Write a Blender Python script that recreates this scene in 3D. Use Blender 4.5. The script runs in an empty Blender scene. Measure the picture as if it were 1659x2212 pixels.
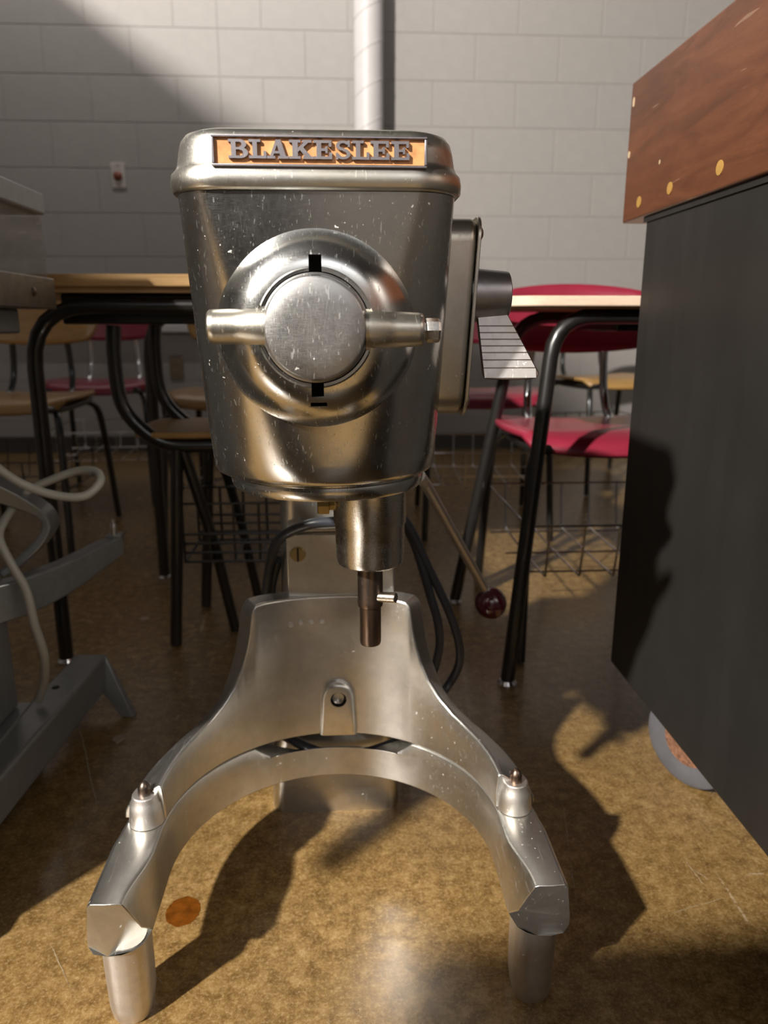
import bpy, bmesh, math, random
from mathutils import Vector, Matrix
from math import sin, cos, pi, radians as R
random.seed(7)
S = bpy.context.scene
COL = S.collection

# ------------------------------------------------------------------ camera
cam = bpy.data.cameras.new('camera'); camo = bpy.data.objects.new('camera', cam); COL.objects.link(camo)
FPX, PITCH, YAW, CAMH = 1600.0, R(14.3), R(3.3), 0.66
camo.location = (0, 0, CAMH)
camo.rotation_euler = (pi/2 - PITCH, 0, -YAW)
cam.sensor_fit = 'VERTICAL'; cam.sensor_height = 36.0; cam.lens = FPX/2212*36.0
cam.clip_start = 0.02; cam.clip_end = 60
cam.dof.use_dof = True; cam.dof.focus_distance = 0.60; cam.dof.aperture_fstop = 7.0
S.camera = camo

# ------------------------------------------------------------------ world, lights, exposure
w = bpy.data.worlds.new('world'); S.world = w; w.use_nodes = True
w.node_tree.nodes['Background'].inputs[0].default_value = (0.9, 0.93, 1, 1)
w.node_tree.nodes['Background'].inputs[1].default_value = 0.0
S.view_settings.view_transform = 'Standard'; S.view_settings.look = 'None'
S.view_settings.gamma = 1; S.view_settings.exposure = 0.0
try: S.view_settings.use_curve_mapping = False
except Exception: pass
def point_lamp(name, loc, watts, rad, colr):
    l = bpy.data.lights.new(name, 'POINT'); l.energy = watts; l.shadow_soft_size = rad; l.color = colr
    o = bpy.data.objects.new(name, l); COL.objects.link(o); o.location = loc; return o
def area_lamp(name, loc, watts, sx, sy, colr, rot=(0, 0, 0)):
    l = bpy.data.lights.new(name, 'AREA'); l.energy = watts; l.shape = 'RECTANGLE'; l.size = sx; l.size_y = sy; l.color = colr
    o = bpy.data.objects.new(name, l); COL.objects.link(o); o.location = loc; o.rotation_euler = rot; return o
KEY = (-2.75, -2.05, 3.2)
l = bpy.data.lights.new('key_lamp', 'SPOT'); l.energy = 2150; l.shadow_soft_size = 0.075; l.color = (1.0, 0.94, 0.865); l.spot_size = R(104); l.spot_blend = .35
o = bpy.data.objects.new('key_lamp', l); COL.objects.link(o); o.location = KEY
o.rotation_euler = (Vector((.1, 1.2, .5)) - Vector(KEY)).to_track_quat('-Z', 'Y').to_euler()
area_lamp('wall_fill', (-0.9, 3.10, 3.45), 42, 2.4, 0.10, (1.0, 0.95, 0.90), (R(82), 0, 0))  # added fill lamp, lifts the shaded part of the back wall

area_lamp('reflection_fill', (0.6, -2.7, 3.45), 150, 3.0, 0.12, (0.90, 0.95, 1.0), (R(-80), 0, 0))  # added fill on the front wall, brightens reflections in the metal

# ------------------------------------------------------------------ materials
def mat(name):
    m = bpy.data.materials.new(name); m.use_nodes = True
    nt = m.node_tree; b = nt.nodes['Principled BSDF']
    return m, nt, b
def node(nt, typ, **kw):
    n = nt.nodes.new(typ)
    for k, v in kw.items(): setattr(n, k, v)
    return n
def noise(nt, scale, detail=4, rough=.6, vec=None, dist=0.0):
    n = node(nt, 'ShaderNodeTexNoise'); n.inputs['Scale'].default_value = scale
    n.inputs['Detail'].default_value = detail; n.inputs['Roughness'].default_value = rough; n.inputs['Distortion'].default_value = dist
    if vec is not None: nt.links.new(vec, n.inputs['Vector'])
    return n.outputs['Fac']
def coords(nt, kind='Object', scale=(1, 1, 1), rot=(0, 0, 0)):
    t = node(nt, 'ShaderNodeTexCoord'); mp = node(nt, 'ShaderNodeMapping')
    mp.inputs['Scale'].default_value = scale; mp.inputs['Rotation'].default_value = rot
    nt.links.new(t.outputs[kind], mp.inputs['Vector']); return mp.outputs['Vector']
def ramp(nt, fac, stops):
    r = node(nt, 'ShaderNodeValToRGB')
    while len(r.color_ramp.elements) > 1: r.color_ramp.elements.remove(r.color_ramp.elements[-1])
    r.color_ramp.elements[0].position = stops[0][0]; r.color_ramp.elements[0].color = (*stops[0][1], 1)
    for p, c in stops[1:]:
        e = r.color_ramp.elements.new(p); e.color = (*c, 1)
    nt.links.new(fac, r.inputs['Fac']); return r.outputs['Color']
def ramp1(nt, fac, stops): return ramp(nt, fac, [(p, (v, v, v)) for p, v in stops])
def mix(nt, fac, a, b):
    m = node(nt, 'ShaderNodeMix', data_type='RGBA')
    if isinstance(fac, (int, float)): m.inputs[0].default_value = fac
    else: nt.links.new(fac, m.inputs[0])
    for i, c in ((6, a), (7, b)):
        if isinstance(c, tuple): m.inputs[i].default_value = (*c, 1)
        else: nt.links.new(c, m.inputs[i])
    return m.outputs[2]
def mathn(nt, op, a, b):
    m = node(nt, 'ShaderNodeMath', operation=op)
    for i, c in ((0, a), (1, b)):
        if isinstance(c, (int, float)): m.inputs[i].default_value = c
        else: nt.links.new(c, m.inputs[i])
    return m.outputs[0]
def bump(nt, b, h, strength, dist=.001):
    n = node(nt, 'ShaderNodeBump'); n.inputs['Strength'].default_value = strength; n.inputs['Distance'].default_value = dist
    nt.links.new(h, n.inputs['Height']); nt.links.new(n.outputs['Normal'], b.inputs['Normal'])
def simple(name, col, rough=.5, metal=0.0, var=.12, scale=30, coat=0.0, bstr=.0):
    m, nt, b = mat(name); v = coords(nt)
    f = noise(nt, scale, 5, .6, v)
    dk = tuple(c*(1-var) for c in col); lt = tuple(min(1, c*(1+var)) for c in col)
    nt.links.new(ramp(nt, f, [(.3, dk), (.7, lt)]), b.inputs['Base Color'])
    b.inputs['Roughness'].default_value = rough; b.inputs['Metallic'].default_value = metal; b.inputs['Coat Weight'].default_value = coat
    if bstr: bump(nt, b, f, bstr)
    return m
def scratches(nt, rot, scale, thr):
    v = coords(nt, 'Object', (scale, scale*.04, scale*.3), rot)
    f = noise(nt, 3.0, 2, .5, v, .3)
    return ramp1(nt, f, [(thr, 0), (thr+.03, 1)])
def metal(name, base, rough, stain=(.55, .46, .26), stain_amt=.35, speck=.0, scr=.5, rvar=.12, bstr=.06):
    m, nt, b = mat(name); v = coords(nt)
    n1 = noise(nt, 9, 5, .6, v); n2 = noise(nt, 60, 6, .65, v); n3 = noise(nt, 420, 3, .6, v)
    c = mix(nt, mathn(nt, 'MULTIPLY', ramp1(nt, n1, [(.42, 0), (.60, 1)]), stain_amt), base, stain)
    c = mix(nt, mathn(nt, 'MULTIPLY', ramp1(nt, n2, [(.45, 0), (.72, 1)]), .30), c, tuple(x*.55 for x in base))
    # fine rubbed hairlines in two directions, and a few deep scratches
    h1 = noise(nt, 5.0, 3, .6, coords(nt, 'Object', (420, 22, 34), (.2, .5, .9)))
    h2 = noise(nt, 5.0, 3, .6, coords(nt, 'Object', (40, 26, 460), (.1, -.6, .2)))
    hair = mathn(nt, 'MAXIMUM', ramp1(nt, h1, [(.45, 0), (.80, 1)]), ramp1(nt, h2, [(.45, 0), (.80, 1)]))
    sc = mathn(nt, 'MAXIMUM', scratches(nt, (.3, .9, .5), 150, .67), scratches(nt, (1.1, .2, 2.1), 190, .68))
    r = mathn(nt, 'ADD', mathn(nt, 'MULTIPLY', mathn(nt, 'SUBTRACT', n2, .5), rvar*2), rough)
    r = mathn(nt, 'ADD', r, mathn(nt, 'MULTIPLY', mathn(nt, 'ADD', mathn(nt, 'MULTIPLY', hair, .16), mathn(nt, 'MULTIPLY', sc, .2)), scr))
    nt.links.new(r, b.inputs['Roughness'])
    b.inputs['Metallic'].default_value = 1.0
    if speck > 0:
        vo = node(nt, 'ShaderNodeTexVoronoi'); vo.inputs['Scale'].default_value = 170
        va = node(nt, 'ShaderNodeVectorMath', operation='ADD')
        nz = node(nt, 'ShaderNodeTexNoise'); nz.inputs['Scale'].default_value = 240; nt.links.new(v, nz.inputs['Vector'])
        sv = node(nt, 'ShaderNodeVectorMath', operation='SCALE'); sv.inputs['Scale'].default_value = .006; nt.links.new(nz.outputs['Color'], sv.inputs[0])
        nt.links.new(v, va.inputs[0]); nt.links.new(sv.outputs[0], va.inputs[1]); nt.links.new(va.outputs[0], vo.inputs['Vector'])
        rnd = node(nt, 'ShaderNodeSeparateColor'); nt.links.new(vo.outputs['Color'], rnd.inputs[0])
        lim = mathn(nt, 'MULTIPLY', mathn(nt, 'MAXIMUM', mathn(nt, 'SUBTRACT', rnd.outputs[0], .45), 0.0), .34)
        sp = mathn(nt, 'LESS_THAN', vo.outputs['Distance'], lim)
        gate = ramp1(nt, noise(nt, 14, 4, .6, v), [(.52-.05*speck, 0), (.60, 1)])
        sp = mathn(nt, 'MULTIPLY', mathn(nt, 'MULTIPLY', sp, gate), .8)
        c = mix(nt, sp, c, (.86, .84, .78))
        nt.links.new(mathn(nt, 'SUBTRACT', 1.0, sp), b.inputs['Metallic'])
    nt.links.new(c, b.inputs['Base Color'])
    h = mathn(nt, 'ADD', mathn(nt, 'MULTIPLY', n3, .5), mathn(nt, 'ADD', mathn(nt, 'MULTIPLY', sc, -.8*scr), mathn(nt, 'MULTIPLY', hair, -.12*scr)))
    bump(nt, b, h, bstr, .0006)
    return m

M = {}
M['polish'] = metal('polished_casting', (.76, .77, .76), .19, speck=.5, rvar=.07, scr=.6, stain_amt=.2, bstr=.05)
M['cover'] = metal('cover_casting', (.66, .645, .59), .34, stain_amt=.35, speck=.6, rvar=.08, bstr=.12)
M['cast'] = metal('worn_aluminium', (.80, .79, .75), .32, stain=(.50, .49, .46), stain_amt=.45, speck=2.8, rvar=.08, scr=.6, bstr=.07)
M['cast_rough'] = metal('rough_aluminium', (.76, .735, .71), .46, stain_amt=.2, speck=.6, bstr=.25)
M['cap'] = metal('scuffed_cap', (.46, .46, .46), .37, stain_amt=.1, speck=.9, scr=1.0, rvar=.10)
M['bright'] = metal('bright_steel', (.70, .68, .64), .25, stain_amt=.15)
M['dark_steel'] = metal('browned_steel', (.20, .165, .145), .34, stain=(.25, .15, .09), stain_amt=.5)
M['pewter'] = metal('nameplate_pewter', (.33, .31, .33), .42, stain_amt=.05)
M['brass'] = metal('old_brass', (.42, .33, .15), .35, stain_amt=.4)
M['grey_metal'] = metal('handle_grey', (.50, .50, .52), .36, stain_amt=.1, speck=.2)
M['chrome'] = metal('chrome', (.75, .75, .78), .12, stain_amt=.0, scr=.1, rvar=.03, bstr=.0)
M['hole'] = simple('recess_shade', (.03, .025, .02), .8)  # near-black colour stands in for shade inside slots and holes
M['orange'] = simple('orange_enamel', (.70, .33, .13), .42, var=.25, scale=120, coat=.2)
M['cable'] = simple('black_cable', (.042, .046, .058), .38, var=.2)
M['grey_cable'] = simple('grey_cable', (.36, .34, .29), .5, var=.08)
M['ball'] = simple('maroon_bakelite', (.085, .008, .016), .15, coat=.6)
M['grey_paint'] = simple('grey_hammer_paint', (.23, .235, .235), .33, metal=.35, var=.08, scale=60, coat=.2)
M['steel_sheet'] = metal('dull_sheet_steel', (.24, .23, .215), .42, stain_amt=.2, scr=.6, rvar=.15)
M['rust'] = simple('rusty_hub', (.22, .105, .06), .7, var=.6, scale=160)
M['wheel'] = simple('grey_rubber', (.105, .105, .115), .55, var=.15)
M['black_tube'] = simple('black_enamel_tube', (.013, .012, .011), .30, coat=.5); M['black_tube'].node_tree.nodes['Principled BSDF'].inputs['Specular IOR Level'].default_value = .6
M['red_shell'] = simple('red_plastic', (.27, .022, .045), .34, var=.1, scale=12, coat=.15)
M['plate_white'] = simple('ivory_plate', (.52, .49, .45), .4)
M['plate_brown'] = simple('brown_plate', (.20, .15, .10), .5)
M['knob_red'] = simple('rust_red_knob', (.22, .06, .03), .5)
M['white_paint'] = simple('white_pipe_paint', (.62, .60, .60), .45, var=.05, scale=12, bstr=.05)
M['base_trim'] = simple('dark_cove_base', (.06, .055, .05), .5)
M['glow'] = None
m, nt, b = mat('lamp_lens'); b.inputs['Emission Color'].default_value = (1, .95, .88, 1); b.inputs['Emission Strength'].default_value = 6.0; M['lens'] = m

# wall paint
m, nt, b = mat('painted_block'); v = coords(nt, 'Generated'); v2 = coords(nt)
oi = node(nt, 'ShaderNodeObjectInfo')
c = ramp(nt, noise(nt, 22, 6, .65, v2), [(.3, (.345, .325, .308)), (.7, (.375, .353, .335))])
c2 = mix(nt, mathn(nt, 'MULTIPLY', oi.outputs['Random'], .35), c, (.335, .320, .307))
nt.links.new(c2, b.inputs['Base Color']); b.inputs['Roughness'].default_value = .62
bump(nt, b, noise(nt, 160, 5, .7, v2), .25, .0015); M['block'] = m
M['joint'] = simple('painted_joint', (.33, .31, .295), .75, var=.05)
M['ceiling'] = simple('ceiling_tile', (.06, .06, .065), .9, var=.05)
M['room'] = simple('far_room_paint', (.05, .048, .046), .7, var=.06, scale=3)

# scuffed clear plastic
m, nt, b = mat('clear_plastic'); v = coords(nt); f = noise(nt, 9, 6, .65, coords(nt, 'Object', (1, 1, 3.5)), .8)
tr = node(nt, 'ShaderNodeBsdfTransparent'); tr.inputs[0].default_value = (.94, .94, .93, 1); mx_ = node(nt, 'ShaderNodeMixShader')
b.inputs['Base Color'].default_value = (.55, .54, .50, 1); b.inputs['Roughness'].default_value = .35
nt.links.new(ramp1(nt, f, [(.35, .05), (.60, .22), (.75, .50)]), mx_.inputs[0]); nt.links.new(tr.outputs[0], mx_.inputs[1]); nt.links.new(b.outputs[0], mx_.inputs[2])
nt.links.new(mx_.outputs[0], nt.nodes['Material Output'].inputs[0]); M['clear'] = m

# floor: stained, sealed concrete
m, nt, b = mat('sealed_concrete'); v = coords(nt)
a1 = noise(nt, 3.2, 6, .62, v, .1); a2 = noise(nt, 46, 10, .84, v, .1); a3 = noise(nt, 260, 4, .75, v)
c = ramp(nt, a2, [(.34, (.075, .038, .009)), (.46, (.18, .102, .030)), (.56, (.30, .185, .066)), (.68, (.46, .33, .16))])
c = mix(nt, mathn(nt, 'MULTIPLY', ramp1(nt, a1, [(.4, 0), (.7, 1)]), .55), c, (.14, .08, .026))
c = mix(nt, mathn(nt, 'MULTIPLY', ramp1(nt, a3, [(.5, 0), (.7, 1)]), .5), c, (.52, .38, .20))
vl = coords(nt, 'Object', (14, 1.1, 1), (0, 0, .6)); s1 = ramp1(nt, noise(nt, 2.4, 2, .5, vl, .5), [(.735, 0), (.75, 1)])
vl = coords(nt, 'Object', (16, 1.4, 1), (0, 0, 2.2)); s2 = ramp1(nt, noise(nt, 2.7, 2, .5, vl, .5), [(.735, 0), (.75, 1)])
sc = mathn(nt, 'MULTIPLY', mathn(nt, 'MAXIMUM', s1, s2), ramp1(nt, a2, [(.45, 0), (.6, .8)]))
c = mix(nt, sc, c, (.50, .40, .27))
nt.links.new(c, b.inputs['Base Color'])
nt.links.new(mathn(nt, 'ADD', mathn(nt, 'MULTIPLY', a2, .20), .12), b.inputs['Roughness'])
b.inputs['Specular IOR Level'].default_value = .45; b.inputs['Coat Weight'].default_value = .25; b.inputs['Coat Roughness'].default_value = .12
bump(nt, b, mathn(nt, 'ADD', a2, mathn(nt, 'MULTIPLY', a3, .4)), .30, .0012); M['floor'] = m
M['stain'] = simple('rust_stain', (.13, .040, .004), .25, var=.35, scale=90)
M['scrap'] = simple('paper_scrap', (.34, .27, .2), .8)

# woods
def wood(name, c0, c1, c2, axis=(1, 14, 14), rough=.4, coat=.2):
    m, nt, b = mat(name); v = coords(nt, 'Object', axis)
    f = noise(nt, 5, 8, .65, v, .8); g = noise(nt, 55, 4, .6, v); k = noise(nt, 3.0, 5, .6, coords(nt))
    c = ramp(nt, f, [(.3, c0), (.5, c1), (.72, c2)])
    c = mix(nt, mathn(nt, 'MULTIPLY', ramp1(nt, g, [(.5, 0), (.75, 1)]), .35), c, tuple(x*.5 for x in c0))
    c = mix(nt, mathn(nt, 'MULTIPLY', ramp1(nt, k, [(.4, 0), (.7, 1)]), .3), c, c2)
    s = ramp1(nt, noise(nt, 2.2, 2, .5, coords(nt, 'Object', (60, 6, 70), (.5, .0, .0)), .2), [(.72, 0), (.735, 1)])
    c = mix(nt, mathn(nt, 'MULTIPLY', s, .22), c, (.55, .40, .28))
    nt.links.new(c, b.inputs['Base Color']); b.inputs['Roughness'].default_value = rough; b.inputs['Coat Weight'].default_value = coat
    b.inputs['Coat Roughness'].default_value = .3
    bump(nt, b, g, .08); return m
M['bench_wood'] = wood('stained_bench_wood', (.070, .022, .008), (.115, .037, .014), (.17, .060, .022), (9, 1.5, 9), .38, .3)
M['plug'] = simple('yellow_wood_plug', (.42, .24, .06), .5)
M['chip'] = simple('bare_wood_chip', (.55, .40, .26), .7)
M['desk_wood'] = wood('varnished_desk_wood', (.34, .19, .065), (.44, .26, .10), (.54, .34, .14), (1.2, 12, 30), .4, .3)
M['desk_pale'] = wood('peach_desk_edge', (.70, .52, .37), (.78, .60, .45), (.84, .67, .52), (1, 4, 8), .45, .1)
M['ply'] = wood('yellow_plywood', (.36, .20, .06), (.44, .25, .08), (.50, .30, .11), (2, 10, 10), .4, .3)
m, nt, b = mat('blackened_steel_panel'); v = coords(nt); n1 = noise(nt, 2.2, 5, .6, v); n2 = noise(nt, 70, 5, .7, v)
n4 = noise(nt, 6, 4, .6, coords(nt, 'Object', (1, 6, .6)))
nt.links.new(ramp(nt, n1, [(.3, (.060, .056, .052)), (.7, (.105, .098, .090))]), b.inputs['Base Color'])
b.inputs['Metallic'].default_value = .75
nt.links.new(mathn(nt, 'ADD', mathn(nt, 'MULTIPLY', n4, .25), .24), b.inputs['Roughness'])
vo = node(nt, 'ShaderNodeTexVoronoi'); vo.inputs['Scale'].default_value = 22; nt.links.new(v, vo.inputs['Vector'])
bump(nt, b, n2, .05); M['panel'] = m

# ------------------------------------------------------------------ mesh helpers
class MB:
    def __init__(s): s.v = []; s.f = []
    def add(s, vs, fs):
        o = len(s.v); s.v += [tuple(p) for p in vs]; s.f += [tuple(i+o for i in f) for f in fs]; return s
    def box(s, x0, y0, z0, x1, y1, z1):
        return s.add([(x0, y0, z0), (x1, y0, z0), (x1, y1, z0), (x0, y1, z0), (x0, y0, z1), (x1, y0, z1), (x1, y1, z1), (x0, y1, z1)],
                     [(0, 3, 2, 1), (4, 5, 6, 7), (0, 1, 5, 4), (1, 2, 6, 5), (2, 3, 7, 6), (3, 0, 4, 7)])
    def loft(s, rings, closed=True, caps=(True, True)):
        n = len(rings[0]); o = len(s.v)
        for r in rings: s.v += [tuple(p) for p in r]
        for k in range(len(rings)-1):
            for i in range(n if closed else n-1):
                j = (i+1) % n
                s.f.append((o+k*n+i, o+k*n+j, o+(k+1)*n+j, o+(k+1)*n+i))
        if caps[0]: s.f.append(tuple(o+i for i in range(n-1, -1, -1)))
        if caps[1]: s.f.append(tuple(o+(len(rings)-1)*n+i for i in range(n)))
        return s
    def tube(s, pts, r, seg=12, caps=(True, True), rs=None):
        pts = [Vector(p) for p in pts]; rings = []; up = None
        for i, p in enumerate(pts):
            t = (pts[min(i+1, len(pts)-1)] - pts[max(i-1, 0)]).normalized()
            if up is None:
                up = t.orthogonal().normalized()
            else:
                up = (up - t*up.dot(t)).normalized()
            w = t.cross(up); rr = rs[i] if rs else r
            rings.append([p + (up*cos(a) + w*sin(a))*rr for a in (2*pi*k/seg for k in range(seg))])
        return s.loft(rings, True, caps)
    def lathe(s, prof, origin, axis='z', seg=48, caps=(True, True)):
        # prof = [(radius, height)], axis direction x/y/z
        O = Vector(origin); rings = []
        for r, h in prof:
            ring = []
            for k in range(seg):
                a = 2*pi*k/seg; c, d = r*cos(a), r*sin(a)
                ring.append(O + (Vector((c, d, h)) if axis == 'z' else Vector((h, c, d)) if axis == 'x' else Vector((d, h, c))))
            rings.append(ring)
        return s.loft(rings, True, caps)
    def prism(s, poly, f0, f1):
        # poly: list of 2D; f0,f1 map 2D -> 3D for the two faces
        return s.loft([[f0(p) for p in poly], [f1(p) for p in poly]])
def smooth_path(pts, n=8):
    P = [Vector(p) for p in pts]; out = []
    for i in range(len(P)-1):
        a, b_, c, d = P[max(i-1, 0)], P[i], P[i+1], P[min(i+2, len(P)-1)]
        for k in range(n):
            t = k/n
            out.append(.5*((2*b_) + (c-a)*t + (2*a-5*b_+4*c-d)*t*t + (3*b_-a-3*c+d)*t**3))
    out.append(P[-1]); return out
def rrect(x0, x1, y0, y1, r, n=6):
    out = []
    for (cx_, cy_, a0) in ((x1-r, y1-r, 0), (x0+r, y1-r, 90), (x0+r, y0+r, 180), (x1-r, y0+r, 270)):
        for k in range(n+1):
            a = R(a0 + 90*k/n); out.append((cx_+r*cos(a), cy_+r*sin(a)))
    return out
def root(name, label, cat, loc, group=None):
    o = bpy.data.objects.new(name, None); COL.objects.link(o); o.empty_display_size = .05
    o.location = loc; o['label'] = label; o['category'] = cat
    if group: o['group'] = group
    return o
ORIG = {}
def world_of(o):
    p = Vector((0, 0, 0))
    while o is not None: p += Vector(o.location); o = o.parent
    return p
def obj(name, mb, m, parent=None, bevel=0, smooth=35, label=None, loc=None, seg=2, local=False):
    me = bpy.data.meshes.new(name)
    org = world_of(parent) if parent is not None else Vector(loc or (0, 0, 0))
    if local: org = Vector((0, 0, 0))
    me.from_pydata([Vector(p)-org for p in mb.v], [], mb.f)
    bm = bmesh.new(); bm.from_mesh(me); bmesh.ops.recalc_face_normals(bm, faces=bm.faces); bm.to_mesh(me); bm.free()
    if smooth:
        me.polygons.foreach_set('use_smooth', [True]*len(me.polygons)); me.set_sharp_from_angle(angle=R(smooth))
    me.materials.append(M[m] if isinstance(m, str) else m)
    o = bpy.data.objects.new(name, me); COL.objects.link(o)
    if parent is not None: o.parent = parent
    elif loc: o.location = loc
    if bevel:
        b_ = o.modifiers.new('bevel', 'BEVEL'); b_.width = bevel; b_.segments = seg; b_.limit_method = 'ANGLE'; b_.angle_limit = R(35)
        if smooth: me.set_sharp_from_angle(angle=R(80))
    if label: o['label'] = label
    return o
def tag(o, label, cat, group=None):
    o['label'] = label; o['category'] = cat
    if group: o['group'] = group
    return o
def struct(o): o['kind'] = 'structure'; return o
def cut(o, cutters):
    for c in cutters:
        md = o.modifiers.new('cut', 'BOOLEAN'); md.operation = 'DIFFERENCE'; md.object = c; md.solver = 'EXACT'
    dg = bpy.context.evaluated_depsgraph_get(); me = bpy.data.meshes.new_from_object(o.evaluated_get(dg))
    o.modifiers.clear(); o.data = me
    me.polygons.foreach_set('use_smooth', [True]*len(me.polygons)); me.set_sharp_from_angle(angle=R(35))
    for c in cutters: bpy.data.objects.remove(c)
def copy_tree(o, parent=None, loc=None, rotz=None, label=None, name=None):
    c = o.copy(); COL.objects.link(c)
    if parent is not None: c.parent = parent
    if loc is not None: c.location = loc
    if rotz is not None: c.rotation_euler = (0, 0, rotz)
    if label: c['label'] = label
    for ch in list(o.children): copy_tree(ch, c)
    return c

# ------------------------------------------------------------------ room shell
XL, XR, YB, YF, ZC = -3.6, 3.6, 3.95, -3.6, 3.6
struct(obj('floor', MB().box(XL, YF, -.1, XR, YB+.2, 0), 'floor', smooth=0))
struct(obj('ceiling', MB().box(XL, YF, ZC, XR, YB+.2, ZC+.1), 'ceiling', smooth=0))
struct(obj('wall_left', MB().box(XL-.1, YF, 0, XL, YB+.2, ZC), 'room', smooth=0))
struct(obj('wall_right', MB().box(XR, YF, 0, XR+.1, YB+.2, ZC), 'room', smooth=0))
struct(obj('wall_front', MB().box(XL, YF-.1, 0, XR, YF, ZC), 'joint', smooth=0))
wb = struct(obj('wall_back', MB().box(XL, YB+.0022, 0, XR, YB+.2, ZC), 'joint', smooth=0))
BW, BH, G, Z0 = .4064, .2032, .0038, -.038
XJ = -.551                                    # a straight control joint: courses start full / half block from it
def block_mb(x0, z0, x1, z1):
    r = .0022
    f = [(x0, z0), (x1, z0), (x1, z1), (x0, z1)]; g = [(x0+r, z0+r), (x1-r, z0+r), (x1-r, z1-r), (x0+r, z1-r)]
    return MB().loft([[(x, YB+.004, z) for x, z in f], [(x, YB+.001, z) for x, z in f], [(x, YB, z) for x, z in g]], True, (False, True))
bm_full = None
proto = {}
def lay_block(x0, x1, z0, z1):
    key = (round(x1-x0, 4), round(z1-z0, 4))
    if key not in proto:
        o = obj('block', block_mb(x0, z0, x1, z1), 'block', wb, smooth=0)
        me = o.data; off = Vector((x0, 0, z0))
        for vv in me.vertices: vv.co -= off
        o.location = off; proto[key] = o
    else:
        o = proto[key].copy(); COL.objects.link(o); o.parent = wb; o.location = (x0, 0, z0)
row = 0
for k in range(18):
    z0 = max(.002, Z0 + k*BH + G/2); z1 = min(ZC, Z0 + (k+1)*BH - G/2)
    half = (k % 2 == 0)                       # course 10 (z about 1.994 up) starts with a half block
    for side in (-1, 1):
        p = XJ; first = True
        while (p < XR if side > 0 else p > XL):
            wd = BW/2 if (first and half) else BW
            q = p + side*wd; first = False
            a, b2 = max(XL+.001, min(p, q)+G/2), min(XR-.001, max(p, q)-G/2)
            if b2-a > .02: lay_block(a, b2, z0, z1)
            p = q
struct(obj('baseboard_back', MB().box(XL, YB-.008, 0, XR, YB-.0005, .085), 'base_trim', bevel=.002))
rc = struct(obj('trim_1', MB().box(-1.65, YB-.045, .615, -.05, YB-.0005, .655), 'white_paint', bevel=.004))
# unseen occluder added off frame: its top edge casts the slanted wall shadow
struct(obj('unseen_occluder', MB().box(-3.58, -.862, 0, -1.90, 2.6, 2.60), 'white_paint', smooth=0))

# ceiling fixtures: key lamp, then housings made up for the two fills
fx = root('ceiling_light', 'round white ceiling lamp above and left of the camera', 'ceiling light', (KEY[0], KEY[1], ZC))
obj('canopy', MB().lathe([(.05, -.03), (.06, -.0005)], (KEY[0], KEY[1], ZC), 'z', 24), 'white_paint', fx)
obj('stem', MB().tube([(KEY[0], KEY[1], ZC-.03), (KEY[0], KEY[1], KEY[2]+.20)], .012), 'base_trim', fx)
obj('shade', MB().lathe([(.03, .205), (.06, .20), (.14, .13), (.145, .125), (.055, .19), (.02, .195)], KEY, 'z', 32), 'base_trim', fx)
fx2 = root('fill_housing', 'added fill lamp housing near the block wall', 'ceiling light', (-0.9, 3.0, ZC))
obj('housing', MB().box(-2.15, 2.92, ZC-.22, .35, 3.08, ZC-.001), 'white_paint', fx2, bevel=.004)

fx3 = root('fill_housing', 'added fill lamp housing behind the camera', 'ceiling light', (.6, -2.6, ZC))
obj('housing', MB().box(-1.0, -2.66, ZC-.22, 2.2, -2.50, ZC-.001), 'white_paint', fx3, bevel=.004)

# vertical wrapped pipe
PX, PY, PR = .150, 3.84, .068
pp = root('pipe', 'white wrapped vertical pipe standing against the block wall behind the mixer', 'pipe', (PX, PY, 0))
obj('pipe_wrap', MB().lathe([(PR, .0), (PR, ZC-.001)], (PX, PY, 0), 'z', 40), 'white_paint', pp)
for k in range(22):
    zc = .12 + k*.16
    ring = []
    for i in range(41):
        a = 2*pi*i/40
        ring.append((PX+cos(a)*(PR+.0002), PY+sin(a)*(PR+.0002), zc + .045*cos(a)*.9))
    obj('wrap_seam', MB().tube(ring, .0022, 6), 'white_paint', pp)
# wall plates
sw = root('wall_switch', 'small ivory wall plate with a rust red knob on the shaded block wall', 'switch', (-1.06, YB, 1.353))
obj('cover_plate', MB().prism(rrect(-1.094, -1.027, 1.296, 1.410, .006), lambda p: (p[0], YB-.0005, p[1]), lambda p: (p[0], YB-.008, p[1])), 'plate_white', sw, bevel=.002)
obj('knob', MB().lathe([(.021, -.008), (.021, -.016), (.012, -.026), (.006, -.028)], (-1.062, YB, 1.350), 'y', 20), 'knob_red', sw)
for dz in (-.045, .045):
    obj('screw', MB().lathe([(.004, -.008), (.003, -.010)], (-1.06, YB, 1.353+dz), 'y', 10), 'plate_brown', sw)
ou = root('wall_outlet', 'dim brown outlet plate low on the block wall left of the mixer', 'outlet', (-.845, YB, .44))
obj('cover_plate', MB().prism(rrect(-.879, -.811, .383, .498, .006), lambda p: (p[0], YB-.0005, p[1]), lambda p: (p[0], YB-.008, p[1])), 'plate_brown', ou, bevel=.002)
for dz in (-.025, .025):
    obj('socket', MB().prism(rrect(-.860, -.830, .44+dz-.014, .44+dz+.014, .012), lambda p: (p[0], YB-.008, p[1]), lambda p: (p[0], YB-.010, p[1])), 'plate_brown', ou)

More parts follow.
